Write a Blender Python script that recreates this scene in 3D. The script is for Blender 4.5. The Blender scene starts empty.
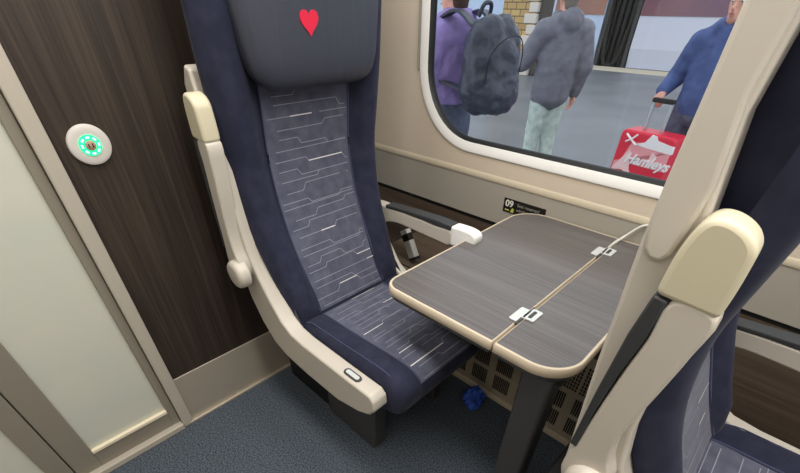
import bpy, bmesh, math, random
from mathutils import Vector, Matrix
random.seed(7)
PI = math.pi
scene = bpy.context.scene
COL = scene.collection

# ------------------------------------------------------------------ materials
def mat(name, col, rough=0.6, metal=0.0, spec=0.4, sheen=0.0, emit=None, coat=0.0):
    m = bpy.data.materials.new(name); m.use_nodes = True
    b = m.node_tree.nodes['Principled BSDF']
    b.inputs['Base Color'].default_value = (*col, 1)
    b.inputs['Roughness'].default_value = rough
    b.inputs['Metallic'].default_value = metal
    b.inputs['Specular IOR Level'].default_value = spec
    b.inputs['Sheen Weight'].default_value = sheen
    b.inputs['Sheen Roughness'].default_value = 0.4
    b.inputs['Coat Weight'].default_value = coat
    if emit:
        b.inputs['Emission Color'].default_value = (*emit[0], 1)
        b.inputs['Emission Strength'].default_value = emit[1]
    return m

def srgb(r, g, b):
    f = lambda c: (c/255/12.92) if c/255 <= 0.04045 else ((c/255+0.055)/1.055)**2.4
    return (f(r), f(g), f(b))

def add_noise(m, scale=(30, 30, 30), c1=None, c2=None, lo=0.35, hi=0.65, detail=5, bump=0.0, bdist=0.002, nscale=1.0):
    nt = m.node_tree; N = nt.nodes; L = nt.links
    b = N['Principled BSDF']
    tc = N.new('ShaderNodeTexCoord'); mp = N.new('ShaderNodeMapping')
    mp.inputs['Scale'].default_value = scale
    nz = N.new('ShaderNodeTexNoise'); nz.inputs['Scale'].default_value = nscale; nz.inputs['Detail'].default_value = detail
    L.new(tc.outputs['Object'], mp.inputs['Vector']); L.new(mp.outputs['Vector'], nz.inputs['Vector'])
    if c1:
        cr = N.new('ShaderNodeValToRGB')
        cr.color_ramp.elements[0].position = lo; cr.color_ramp.elements[1].position = hi
        cr.color_ramp.elements[0].color = (*c1, 1); cr.color_ramp.elements[1].color = (*c2, 1)
        L.new(nz.outputs['Fac'], cr.inputs['Fac']); L.new(cr.outputs['Color'], b.inputs['Base Color'])
    if bump:
        bp = N.new('ShaderNodeBump'); bp.inputs['Strength'].default_value = bump; bp.inputs['Distance'].default_value = bdist
        L.new(nz.outputs['Fac'], bp.inputs['Height']); L.new(bp.outputs['Normal'], b.inputs['Normal'])
    return m

M = {}
M['cream'] = add_noise(mat('cream_plastic', srgb(194, 187, 175), 0.38, spec=0.45), (400, 400, 400), bump=0.06, bdist=0.0006)
M['cap'] = add_noise(mat('yellowed_plastic', srgb(200, 192, 166), 0.45), (400, 400, 400), bump=0.06, bdist=0.0006)
M['pad'] = mat('black_rubber', srgb(52, 54, 56), 0.55)
M['navy'] = add_noise(mat('navy_velour', srgb(42, 44, 72), 0.85, spec=0.1, sheen=0.08), (25, 25, 25), srgb(40, 42, 59), srgb(48, 50, 68), bump=0.2, bdist=0.001, nscale=1.0)
M['insert'] = add_noise(mat('patterned_velour', srgb(84, 86, 106), 0.8, spec=0.2, sheen=0.35), (28, 28, 28), srgb(76, 78, 96), srgb(96, 98, 114), lo=.3, hi=.72, bump=0.15, bdist=0.001)
M['line'] = mat('woven_line', srgb(150, 150, 164), 0.8)
M['line_bright'] = mat('woven_bright_line', srgb(225, 222, 220), 0.8)
M['piping'] = mat('piping', srgb(58, 62, 92), 0.8, sheen=0.3)
M['leather'] = add_noise(mat('slate_leather', srgb(54, 57, 68), 0.4, spec=0.45), (6, 34, 3.5), bump=0.32, bdist=0.012)
M['heart'] = mat('red_thread', srgb(205, 25, 60), 0.7)
M['dark'] = add_noise(mat('dark_grey_paint', srgb(62, 62, 63), 0.5), (80, 80, 80), bump=0.05)
M['black'] = mat('black_matte', srgb(18, 18, 19), 0.6)
M['steel'] = add_noise(mat('brushed_steel', srgb(184, 174, 158), 0.34, metal=0.4), (4, 4, 200), bump=0.08, bdist=0.001)
M['chrome'] = mat('chrome', srgb(205, 208, 210), 0.15, metal=1.0)
M['hinge'] = mat('pale_hinge', srgb(205, 209, 208), 0.3, metal=0.1)
M['silver'] = add_noise(mat('silver_foil', srgb(205, 205, 202), 0.35, metal=0.3), (60, 60, 60), bump=0.4, bdist=0.004)
M['wood'] = None
def wood(name, c1, c2, c3, along, rough=0.45, mult=1.0):
    m = mat(name, c2, rough, spec=0.4); nt = m.node_tree; N = nt.nodes; L = nt.links; b = N['Principled BSDF']
    tc = N.new('ShaderNodeTexCoord')
    def nz(sa, sb, det):
        mp = N.new('ShaderNodeMapping'); s = [sb*mult]*3; s[along] = sa*mult
        mp.inputs['Scale'].default_value = s
        n = N.new('ShaderNodeTexNoise'); n.inputs['Scale'].default_value = 1; n.inputs['Detail'].default_value = det; n.inputs['Roughness'].default_value = 0.6
        L.new(tc.outputs['Object'], mp.inputs['Vector']); L.new(mp.outputs['Vector'], n.inputs['Vector']); return n
    a = nz(0.5, 14, 3); c = nz(3.0, 160, 5)
    mx = N.new('ShaderNodeMath'); mx.operation = 'MULTIPLY_ADD'; mx.inputs[1].default_value = 0.5
    h = N.new('ShaderNodeMath'); h.operation = 'MULTIPLY'; h.inputs[1].default_value = 0.5
    L.new(c.outputs['Fac'], h.inputs[0]); L.new(a.outputs['Fac'], mx.inputs[0]); L.new(h.outputs[0], mx.inputs[2])
    cr = N.new('ShaderNodeValToRGB'); cr.color_ramp.elements[0].position = 0.36; cr.color_ramp.elements[1].position = 0.66
    cr.color_ramp.elements[0].color = (*c1, 1); cr.color_ramp.elements[1].color = (*c3, 1)
    e = cr.color_ramp.elements.new(0.5); e.color = (*c2, 1)
    L.new(mx.outputs[0], cr.inputs['Fac']); L.new(cr.outputs['Color'], b.inputs['Base Color'])
    bp = N.new('ShaderNodeBump'); bp.inputs['Strength'].default_value = 0.12; bp.inputs['Distance'].default_value = 0.001
    L.new(c.outputs['Fac'], bp.inputs['Height']); L.new(bp.outputs['Normal'], b.inputs['Normal'])
    return m
M['wood'] = wood('dark_walnut_laminate', srgb(34, 27, 23), srgb(49, 40, 34), srgb(68, 58, 49), 2)
M['wallwood'] = wood('brown_wall_laminate', srgb(66, 54, 45), srgb(84, 71, 60), srgb(104, 90, 77), 0)
M['tablewood'] = wood('grey_oak_laminate', srgb(82, 77, 76), srgb(97, 93, 92), srgb(114, 110, 109), 0, 0.3)
M['rim'] = mat('cream_table_edge', srgb(204, 190, 168), 0.4)
M['wall'] = add_noise(mat('beige_wall', srgb(212, 198, 179), 0.5), (300, 300, 300), bump=0.05, bdist=0.0005)
M['lower'] = mat('grey_beige_panel', srgb(166, 160, 149), 0.5)
M['lip'] = mat('pale_lip', srgb(214, 202, 178), 0.4)
M['frame_white'] = mat('white_window_trim', srgb(244, 243, 240), 0.35)
M['gasket'] = mat('black_gasket', srgb(26, 28, 30), 0.5)
M['post'] = mat('warm_grey_metal', srgb(186, 178, 164), 0.35, metal=0.1)
M['stile'] = mat('grey_door_metal', srgb(140, 133, 120), 0.4, metal=0.1)
M['frost'] = add_noise(mat('frosted_glass', srgb(205, 204, 188), 0.28, spec=0.5), (6, 6, 6), srgb(198, 200, 188), srgb(204, 203, 189))
M['bead'] = mat('glazing_bead_highlight', srgb(236, 224, 198), 0.25)  # highlight along the lower glass edge put into the bead's pale colour
M['ceiling'] = mat('ceiling_white', srgb(225, 222, 214), 0.7)
M['carpet'] = add_noise(mat('blue_grey_carpet', srgb(66, 76, 90), 0.95, spec=0.1), (1, 1, 1), srgb(44, 51, 61), srgb(100, 108, 117), lo=.34, hi=.68, detail=8, bump=0.4, bdist=0.003, nscale=170)
M['green'] = mat('green_led', srgb(30, 220, 130), 0.4, emit=((0.02, 0.9, 0.32), 1.0))
M['bezel'] = mat('white_bezel', srgb(206, 200, 194), 0.4)
M['btn'] = mat('beige_button', srgb(170, 140, 122), 0.5)
M['sticker'] = mat('black_sticker', srgb(24, 22, 20), 0.45)
M['white'] = mat('white_print', srgb(225, 222, 212), 0.6)
M['greyprint'] = mat('grey_print', srgb(150, 145, 135), 0.6)
M['yellow'] = mat('yellow_green_print', srgb(190, 190, 90), 0.6)
M['cable'] = mat('white_cable', srgb(222, 220, 214), 0.4)
M['blue_cloth'] = add_noise(mat('blue_tissue', srgb(35, 70, 170), 0.7), (40, 40, 40), srgb(25, 50, 140), srgb(55, 100, 200), bump=0.3)
M['grille'] = mat('dark_grille', srgb(34, 33, 32), 0.7)
M['heater'] = mat('putty_metal', srgb(164, 155, 136), 0.5)
M['skin'] = mat('skin', srgb(216, 160, 140), 0.55)
M['hair'] = mat('brown_hair', srgb(70, 52, 42), 0.7)
M['grey_hair'] = mat('grey_hair', srgb(120, 112, 104), 0.7)
M['purple'] = add_noise(mat('purple_jersey', srgb(122, 104, 170), 0.85), (20, 20, 20), srgb(146, 128, 188), srgb(158, 140, 200))
M['denim'] = add_noise(mat('dark_denim', srgb(70, 76, 100), 0.85), (25, 25, 25), srgb(82, 88, 110), srgb(98, 106, 130))
M['bag'] = add_noise(mat('charcoal_nylon', srgb(54, 60, 76), 0.45, spec=0.5), (22, 22, 22), srgb(50, 55, 70), srgb(62, 68, 84), bump=0.5, bdist=0.02)
M['puffer'] = add_noise(mat('grey_puffer', srgb(112, 112, 124), 0.6), (14, 14, 18), srgb(106, 106, 116), srgb(116, 116, 128), bump=0.3, bdist=0.02)
M['paletrouser'] = add_noise(mat('pale_green_cotton', srgb(186, 200, 192), 0.85), (18, 18, 18), srgb(172, 188, 180), srgb(198, 212, 204))
M['bluejacket'] = add_noise(mat('blue_shell_fabric', srgb(70, 90, 142), 0.7), (14, 14, 14), srgb(62, 80, 130), srgb(74, 94, 146))
M['shoe'] = mat('dark_shoe', srgb(40, 36, 34), 0.6)
M['red'] = mat('red_case', srgb(222, 40, 66), 0.4)
M['pink'] = mat('pale_pink_graphic', srgb(238, 160, 166), 0.5)
M['case_white'] = mat('white_graphic', srgb(244, 240, 240), 0.5)
M['alu'] = mat('aluminium', srgb(190, 200, 208), 0.3, metal=0.6)
M['tarmac'] = add_noise(mat('platform_tarmac', srgb(132, 140, 150), 0.4), (1, 1, 1), srgb(94, 97, 102), srgb(110, 113, 118), nscale=.8, detail=8)
M['edge_stone'] = mat('platform_edge_stone', srgb(190, 180, 160), 0.8)
M['train_white'] = mat('train_lower_white', srgb(206, 210, 226), 0.35)
M['train_window'] = add_noise(mat('train_window_reflection', srgb(120, 80, 100), 0.2, spec=0.6), (.12, .12, .12), srgb(104, 72, 100), srgb(166, 116, 84))  # purple and orange reflections in the windows, painted as colour
M['train_dark'] = mat('gangway_rubber', srgb(32, 32, 34), 0.5)
M['train_lilac'] = mat('train_pale_blue', srgb(186, 204, 232), 0.35)

def brick_mat():
    m = mat('buff_brick', srgb(190, 160, 110), 0.85); nt = m.node_tree; N = nt.nodes; L = nt.links
    tc = N.new('ShaderNodeTexCoord'); mp = N.new('ShaderNodeMapping'); mp.inputs['Rotation'].default_value = (PI/2, 0, 0)
    bk = N.new('ShaderNodeTexBrick'); bk.inputs['Scale'].default_value = 1.6
    bk.inputs['Color1'].default_value = (*srgb(206, 176, 120), 1); bk.inputs['Color2'].default_value = (*srgb(178, 146, 100), 1)
    bk.inputs['Mortar'].default_value = (*srgb(110, 96, 80), 1)
    L.new(tc.outputs['Object'], mp.inputs['Vector']); L.new(mp.outputs['Vector'], bk.inputs['Vector'])
    L.new(bk.outputs['Color'], N['Principled BSDF'].inputs['Base Color']); return m
M['brick'] = brick_mat()
M['brick_dark'] = mat('dark_stone', srgb(86, 80, 76), 0.8)
M['brick_white'] = mat('pale_quoin', srgb(214, 206, 196), 0.8)

def glass_mat():
    m = bpy.data.materials.new('window_glass'); m.use_nodes = True; nt = m.node_tree; N = nt.nodes; L = nt.links
    N.remove(N['Principled BSDF']); out = N['Material Output']
    t = N.new('ShaderNodeBsdfTransparent'); t.inputs['Color'].default_value = (0.93, 0.95, 0.97, 1)
    g = N.new('ShaderNodeBsdfGlossy'); g.inputs['Roughness'].default_value = 0.03
    fr = N.new('ShaderNodeFresnel'); fr.inputs['IOR'].default_value = 1.25
    mx = N.new('ShaderNodeMixShader')
    L.new(fr.outputs['Fac'], mx.inputs['Fac']); L.new(t.outputs[0], mx.inputs[1]); L.new(g.outputs[0], mx.inputs[2]); L.new(mx.outputs[0], out.inputs['Surface'])
    return m
M['glass'] = glass_mat()

# ------------------------------------------------------------------ helpers
def link(o, parent=None):
    COL.objects.link(o)
    if parent is not None: o.parent = parent
    return o

def obj(name, bm, mats, parent=None, smooth=40, bevel=0, seg=2, loc=None):
    me = bpy.data.meshes.new(name)
    bmesh.ops.recalc_face_normals(bm, faces=bm.faces[:])
    bm.to_mesh(me); bm.free()
    for m in (mats if isinstance(mats, (list, tuple)) else [mats]): me.materials.append(m)
    if smooth:
        me.shade_smooth(); me.set_sharp_from_angle(angle=math.radians(smooth))
    o = bpy.data.objects.new(name, me); link(o, parent)
    if loc is not None: o.location = loc
    if bevel:
        b = o.modifiers.new('bevel', 'BEVEL'); b.width = bevel; b.segments = seg; b.limit_method = 'ANGLE'; b.angle_limit = math.radians(35)
        b.harden_normals = False
    return o

def empty(name, loc, rz=0.0):
    o = bpy.data.objects.new(name, None); o.empty_display_size = 0.05; o.location = loc; o.rotation_euler = (0, 0, rz)
    return link(o)

def tag(o, label=None, cat=None, group=None, kind=None):
    if label: o['label'] = label
    if cat: o['category'] = cat
    if group: o['group'] = group
    if kind: o['kind'] = kind
    return o

def structure(o, label=None, cat=None):
    return tag(o, label, cat, kind='structure')

def box(bm, x0, x1, y0, y1, z0, z1, mi=0):
    r = bmesh.ops.create_cube(bm, size=1)
    for v in r['verts']:
        v.co = Vector((x0+(v.co.x+.5)*(x1-x0), y0+(v.co.y+.5)*(y1-y0), z0+(v.co.z+.5)*(z1-z0)))
    fs = set(f for v in r['verts'] for f in v.link_faces)
    for f in fs: f.material_index = mi
    return r['verts']

def nb(): return bmesh.new()
def boxbm(*a):
    bm = nb(); box(bm, *a); return bm

def prism(bm, poly, a0, a1, axis='y', mi=0):
    """extrude a 2D polygon along an axis. axis y: poly=(x,z); axis x: poly=(y,z); axis z: poly=(x,y)"""
    def P(p, a):
        return {'y': (p[0], a, p[1]), 'x': (a, p[0], p[1]), 'z': (p[0], p[1], a)}[axis]
    A = [bm.verts.new(P(p, a0)) for p in poly]; B = [bm.verts.new(P(p, a1)) for p in poly]
    n = len(poly); fs = [bm.faces.new(A[::-1]), bm.faces.new(B)]
    for i in range(n):
        fs.append(bm.faces.new((A[i], A[(i+1) % n], B[(i+1) % n], B[i])))
    for f in fs: f.material_index = mi
    return fs
def prismbm(*a, **k):
    bm = nb(); prism(bm, *a, **k); return bm

def catmull(pts, n=6, closed=False):
    P = [Vector(p) for p in pts]; out = []; N = len(P)
    rng = range(N if closed else N-1)
    for i in rng:
        p0 = P[(i-1) % N] if closed or i > 0 else P[0]*2-P[1]
        p1 = P[i]; p2 = P[(i+1) % N]
        p3 = P[(i+2) % N] if closed or i+2 < N else P[-1]*2-P[-2]
        for k in range(n):
            t = k/n
            out.append(0.5*((2*p1)+(p2-p0)*t+(2*p0-5*p1+4*p2-p3)*t*t+(3*p1-p0-3*p2+p3)*t**3))
    if not closed: out.append(P[-1])
    return out

def tube(bm, pts, r, n=8, mi=0, cap=True):
    pts = [Vector(p) for p in pts]; rings = []
    up = Vector((0, 0, 1))
    for i, p in enumerate(pts):
        d = (pts[min(i+1, len(pts)-1)]-pts[max(i-1, 0)]).normalized()
        a = d.cross(up)
        if a.length < 1e-3: a = d.cross(Vector((1, 0, 0)))
        a.normalize(); b = d.cross(a).normalized()
        rr = r[i] if isinstance(r, (list, tuple)) else r
        rings.append([bm.verts.new(p+a*math.cos(2*PI*k/n)*rr+b*math.sin(2*PI*k/n)*rr) for k in range(n)])
    for i in range(len(rings)-1):
        for k in range(n):
            f = bm.faces.new((rings[i][k], rings[i][(k+1) % n], rings[i+1][(k+1) % n], rings[i+1][k])); f.material_index = mi
    if cap:
        f = bm.faces.new(rings[0][::-1]); f.material_index = mi
        f = bm.faces.new(rings[-1]); f.material_index = mi

def rrect(x0, x1, y0, y1, r, n=8):
    """rounded rectangle, r = radius or 4 radii (x0y0, x1y0, x1y1, x0y1), counter-clockwise"""
    rs = r if isinstance(r, (list, tuple)) else [r]*4
    cs = [(x0+rs[0], y0+rs[0], PI), (x1-rs[1], y0+rs[1], 1.5*PI), (x1-rs[2], y1-rs[2], 0), (x0+rs[3], y1-rs[3], .5*PI)]
    out = []
    for (cx, cy, a), rr in zip(cs, rs):
        for k in range(n+1):
            t = a+k/n*PI/2
            out.append((cx+rr*math.cos(t), cy+rr*math.sin(t)))
    return out

def lathe(bm, prof, n=32, mi=0, M4=None):
    """prof: (r, h) about local z; M4 places it"""
    rings = []
    M4 = M4 or Matrix()
    for r, h in prof:
        if r < 1e-6: rings.append([bm.verts.new(M4 @ Vector((0, 0, h)))])
        else: rings.append([bm.verts.new(M4 @ Vector((r*math.cos(2*PI*k/n), r*math.sin(2*PI*k/n), h))) for k in range(n)])
    for a, b in zip(rings, rings[1:]):
        for k in range(n):
            if len(a) == 1 and len(b) == 1: continue
            if len(a) == 1: f = bm.faces.new((a[0], b[k], b[(k+1) % n]))
            elif len(b) == 1: f = bm.faces.new((a[k], a[(k+1) % n], b[0]))
            else: f = bm.faces.new((a[k], a[(k+1) % n], b[(k+1) % n], b[k]))
            f.material_index = mi

def interp(tab, x):
    if x <= tab[0][0]: return tab[0][1]
    for (a, b), (c, d) in zip(tab, tab[1:]):
        if x <= c:
            t = (x-a)/(c-a); t2 = t
            return b+(d-b)*t2
    return tab[-1][1]

def copy_tree(o, parent=None):
    c = o.copy(); COL.objects.link(c)
    if parent is not None: c.parent = parent
    for ch in list(o.children): copy_tree(ch, c)
    return c

def text(name, body, size, m, parent, mtx, extrude=0.0006, shear=0.0, align='LEFT', offset=0.0):
    cu = bpy.data.curves.new(name, 'FONT'); cu.body = body; cu.size = size; cu.extrude = extrude; cu.shear = shear
    cu.align_x = align; cu.offset = offset; cu.materials.append(m)
    t = bpy.data.objects.new(name, cu); COL.objects.link(t); bpy.context.view_layer.update()
    me = bpy.data.meshes.new_from_object(t.evaluated_get(bpy.context.evaluated_depsgraph_get()))
    bpy.data.objects.remove(t)
    if not me.materials: me.materials.append(m)
    o = bpy.data.objects.new(name, me); link(o, parent); o.matrix_local = mtx
    return o

# ------------------------------------------------------------------ camera
cam = bpy.data.cameras.new('camera'); co = bpy.data.objects.new('camera', cam); COL.objects.link(co)
r_ = Vector((0.719, 0.695, 0.010)).normalized(); fwd = Vector((-0.527, 0.555, -0.643)).normalized()
r_ = (r_-fwd*r_.dot(fwd)).normalized(); up_ = r_.cross(fwd)
R3 = Matrix((r_, up_, -fwd)).transposed()
co.matrix_world = Matrix.Translation((0, 0, 1.35)) @ R3.to_4x4()
cam.sensor_fit = 'HORIZONTAL'; cam.sensor_width = 36; cam.lens = 394.89/800*36
cam.shift_y = 103.5/800; cam.clip_start = 0.02; cam.clip_end = 300
scene.camera = co

# ------------------------------------------------------------------ room shell
XP = -1.364; YW = 1.52; ZC = 2.15
f = obj('floor', boxbm(-2.05, 2.7, -1.5, 1.60, -0.06, 0.0), M['carpet'], smooth=0); structure(f, 'blue grey speckled carriage carpet', 'floor')
structure(obj('ceiling', boxbm(-2.05, 2.7, -1.5, 1.60, ZC, ZC+.05), M['ceiling'], smooth=0), 'white carriage ceiling', 'ceiling')
structure(obj('wall_left', boxbm(XP-.04, XP, .16, 1.16, .24, ZC), M['wood'], smooth=0), 'dark walnut laminate partition panel', 'wall')
bb = nb(); box(bb, XP-.04, XP+.004, .165, 1.16, .012, .243); box(bb, XP-.04, XP+.016, .15, 1.16, 0, .012)
structure(obj('baseboard_left', bb, M['steel'], smooth=0, bevel=.002), 'brushed steel kick plate along the foot of the wooden partition', 'baseboard')
structure(obj('trim_1', boxbm(XP-.05, XP+.014, .126, .166, 0, ZC), M['post'], smooth=0, bevel=.004), 'warm grey metal post between the wooden partition and the frosted door', 'trim')
structure(obj('trim_2', boxbm(XP-.05, XP+.022, -1.3, .126, 0, .028), M['post'], smooth=0, bevel=.004), 'metal threshold strip under the frosted door', 'trim')
def door(name, y0, y1, g0, g1, label):
    r = empty(name, (XP, (y0+y1)/2, .028)); structure(r, label, 'door'); c = (y0+y1)/2
    b = nb(); z1 = ZC-.03
    box(b, -.04, -.004, y0-c, g0-c, 0, z1); box(b, -.04, -.004, g1-c, y1-c, 0, z1)
    box(b, -.04, -.004, g0-c, g1-c, 0, .075); box(b, -.04, -.004, g0-c, g1-c, z1-.08, z1)
    obj('frame', b, M['stile'], r, smooth=0, bevel=.002)
    obj('pane', boxbm(-.030, -.014, g0-c, g1-c, .074, z1-.079), M['frost'], r, smooth=0)
    obj('glazing_bead', boxbm(-.014, .002, g0-c, g1-c, .075, .091), M['bead'], r, smooth=0, bevel=.003)
    return r
door('door_1', -.239, .124, -.166, .097, 'grey framed door leaf with a frosted glass pane beside the wooden partition')
door('door_2', -1.25, -.243, -1.17, -.300, 'frosted glass door leaf at the lower left corner of the photo')

# window wall: rounded hole
def planar_with_hole(outer, inner, y, flip=False):
    bm = nb()
    def loop(pts):
        vs = [bm.verts.new((p[0], y, p[1])) for p in pts]
        return [bm.edges.new((vs[i], vs[(i+1) % len(vs)])) for i in range(len(vs))]
    es = loop(outer)+loop(inner)
    bmesh.ops.triangle_fill(bm, use_beauty=True, use_dissolve=False, edges=es)
    return bm
WX0, WX1, WZ0, WZ1, WR = -1.300, .98, .925, 1.83, .255
def wr(d): return rrect(WX0-d, WX1+d, WZ0-d, WZ1+d, WR+d, 12)
wb = planar_with_hole([(-2.0, .80), (2.7, .80), (2.7, ZC), (-2.0, ZC)], wr(.03), YW)
w = obj('wall_back', wb, M['wall'], smooth=0); structure(w, 'beige carriage wall around the window', 'wall')
s = w.modifiers.new('solid', 'SOLIDIFY'); s.thickness = .05; s.offset = 0
for v in w.data.vertices: v.co.y += .025
structure(obj('trim_3', prismbm([(YW-.003, .792), (YW-.001, .787), (YW+.04, .786), (YW+.04, .815), (YW-.0005, .814), (YW-.003, .809)], -2.0, 2.7, axis='x'), M['lip'], smooth=40), 'pale rounded lip along the wall under the window', 'trim')
structure(obj('trim_4', boxbm(-2.0, 2.7, YW+.002, YW+.05, .618, .787), M['lower'], smooth=0), 'grey beige wall panel below the window lip', 'trim')
structure(obj('trim_5', boxbm(-2.0, 2.7, YW+.012, YW+.05, .596, .619), M['gasket'], smooth=0), 'dark gap strip under the grey wall panel', 'trim')
structure(obj('wall_lower', boxbm(-2.0, 2.7, YW+.008, YW+.05, 0, .597), M['wallwood'], smooth=0), 'dark brown laminate wall below the gap', 'wall')
win = empty('window_1', (0, YW, WZ0)); structure(win, 'carriage window with rounded corners and white trim', 'window')
def ring(name, loops, m):
    bm = nb(); prev = None; first = None
    for d, y in loops:
        vs = [bm.verts.new((p[0], y-YW, p[1]-WZ0)) for p in wr(d)]
        if prev:
            for i in range(len(vs)): bm.faces.new((prev[i], prev[(i+1) % len(vs)], vs[(i+1) % len(vs)], vs[i]))
        else: first = vs
        prev = vs
    for i in range(len(vs)): bm.faces.new((prev[i], prev[(i+1) % len(vs)], first[(i+1) % len(vs)], first[i]))
    return obj(name, bm, m, win, smooth=50)
ring('window_frame', [(.046, YW), (.044, YW-.006), (.036, YW-.008), (.007, YW+.003), (.005, YW+.02), (.046, YW+.02)], M['frame_white'])
ring('gasket', [(.009, YW+.0035), (.004, YW+.002), (-.004, YW+.010), (-.005, YW+.03), (.009, YW+.03)], M['gasket'])
bm = nb(); prism(bm, [(p[0], p[1]-WZ0) for p in wr(.006)], .018, .024, axis='y'); obj('pane', bm, M['glass'], win, smooth=0)
bm = nb(); prism(bm, rrect(-1.358, -1.349, 1.15-WZ0, 1.9-WZ0, .004, 4), -.006, .006, axis='y'); obj('blind_track', bm, M['lower'], win, smooth=0)
# far side of the carriage, behind the photographer
structure(obj('wall_right', boxbm(-1.42, 2.7, -1.55, -1.5, -.05, ZC), M['wall'], smooth=0), 'beige wall across the aisle', 'wall')
structure(obj('wall_front', boxbm(-2.05, -2.0, -1.5, 1.6, -.05, ZC), M['wall'], smooth=0), 'beige wall behind the partition', 'wall')
structure(obj('wall_end', boxbm(2.7, 2.75, -1.5, 1.6, -.05, ZC), M['ceiling'], smooth=0), 'far end wall of the carriage', 'wall')

# ------------------------------------------------------------------ seat
BOL = [(0, 0), (.56, 0), (.60, .15), (.66, .6), (.74, .95), (.82, 1.0), (.92, .8), (1.0, .35)]
def cushion_surface(prof, hw, bol_amp, rnd, nv=41, bol_dir=None):
    """prof: closed (u,z) points; hw(i) half width; bol_amp(i) amount; displaced along outward normal; returns bm"""
    n = len(prof); bm = nb()
    P = [Vector(p) for p in prof]
    area = sum(P[i].x*P[(i+1) % n].y-P[(i+1) % n].x*P[i].y for i in range(n))
    nor = []
    for i in range(n):
        d = (P[(i+1) % n]-P[i-1]).normalized()
        nn = Vector((d.y, -d.x))
        if area < 0: nn = -nn
        nor.append(nn)
    cols = []
    vs = [math.sin(PI/2*(2*k/(nv-1)-1)*.92)/math.sin(PI/2*.92) for k in range(nv)]
    for s in vs:
        col = []
        a = abs(s)
        e = max(0.0, (a-(1-.16))/.16)
        ins = rnd*(1-math.sqrt(max(0, 1-e*e)))
        for i in range(n):
            p = P[i]+nor[i]*(bol_amp(i)*interp(BOL, a)-ins)
            col.append(bm.verts.new((p.x, s*hw(i), p.y)))
        cols.append(col)
    for a, b in zip(cols, cols[1:]):
        for i in range(n):
            bm.faces.new((a[i], a[(i+1) % n], b[(i+1) % n], b[i]))
    bm.faces.new(cols[0]); bm.faces.new(cols[-1][::-1])
    return bm

def circuit_lines(rng, T, vmax, rows):
    """polylines in (t, v): mostly across, jogging along t"""
    out = []
    for k in range(rows):
        t = (k+.5)/rows*T+rng.uniform(-.25, .25)*T/rows
        v = -vmax*rng.uniform(.75, 1.0); pts = [(t, v)]; seg = []
        gap = T/rows
        while v < vmax*.96:
            L = rng.uniform(.05, .17); v2 = min(v+L, vmax*rng.uniform(.9, 1.0))
            br = rng.random()
            seg.append(((t, v), (t, v2), br)); v = v2
            if v >= vmax*.88: break
            j = rng.choice((-1, 1, 1, -1, 0))*gap*rng.uniform(.4, .8); dv = abs(j)*.6+.002
            if j and 0.012 < t+j < T-.012:
                seg.append(((t, v), (t+j, v+dv), .3)); t += j; v += dv
            if rng.random() < .12: v += .03
        out += seg
    return out

def insert_part(name, path, vmax, off, parent, rng, rows, lift):
    """path: list of (u,z) ; the patterned panel with woven lines"""
    P = [Vector(p) for p in path]; bm = nb()
    acc = [0]
    for a, b in zip(P, P[1:]): acc.append(acc[-1]+(b-a).length)
    T = acc[-1]
    def at(t, v, h):
        t = max(0, min(T, t)); i = 0
        while i < len(P)-2 and acc[i+1] < t: i += 1
        q = (t-acc[i])/max(1e-6, acc[i+1]-acc[i]); p = P[i].lerp(P[i+1], q); d = (P[i+1]-P[i]).normalized()
        n = Vector((d.y, -d.x))*lift
        p = p+n*(off+h)
        return (p.x, v, p.y)
    nt = 40; nv = 12
    g = [[bm.verts.new(at(T*i/nt, vmax*(2*j/nv-1), 0)) for j in range(nv+1)] for i in range(nt+1)]
    for i in range(nt):
        for j in range(nv): bm.faces.new((g[i][j], g[i][j+1], g[i+1][j+1], g[i+1][j]))
    w = .0013
    for (t0, v0), (t1, v1), br in circuit_lines(rng, T, vmax*.97, rows):
        mi = 2 if br > .86 else 1
        ww = w*(1.25 if mi == 2 else .8)
        d = Vector((t1-t0, v1-v0)); 
        if d.length < 1e-4: continue
        nn = Vector((-d.y, d.x)).normalized()*ww
        k = max(1, int(abs(t1-t0)/.02))
        for q in range(k):
            a0 = (t0+(t1-t0)*q/k, v0+(v1-v0)*q/k); a1 = (t0+(t1-t0)*(q+1)/k, v0+(v1-v0)*(q+1)/k)
            vs = [bm.verts.new(at(a0[0]-nn.x, a0[1]-nn.y, .0012)), bm.verts.new(at(a1[0]-nn.x, a1[1]-nn.y, .0012)),
                  bm.verts.new(at(a1[0]+nn.x, a1[1]+nn.y, .0012)), bm.verts.new(at(a0[0]+nn.x, a0[1]+nn.y, .0012))]
            f = bm.faces.new(vs); f.material_index = mi
    me_o = obj(name, bm, [M['insert'], M['line'], M['line_bright']], parent, smooth=60)
    return me_o, at, T

REAR = [(1.62, -.085), (1.36, -.112), (1.19, -.114), (1.11, -.107), (.9, -.095), (.73, -.082), (.60, -.072), (.52, -.05), (.44, -.01), (.38, .04)]
REAR.reverse()
INS = [(.47, .170), (.55, .128), (.61, .098), (.68, .068), (.76, .035), (.86, .008), (.98, -.006), (1.08, .002), (1.2, .014), (1.36, .026), (1.62, .05)]
HW = [(.46, .252), (.7, .272), (.9, .286), (1.1, .298), (1.25, .306), (1.62, .306)]

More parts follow.
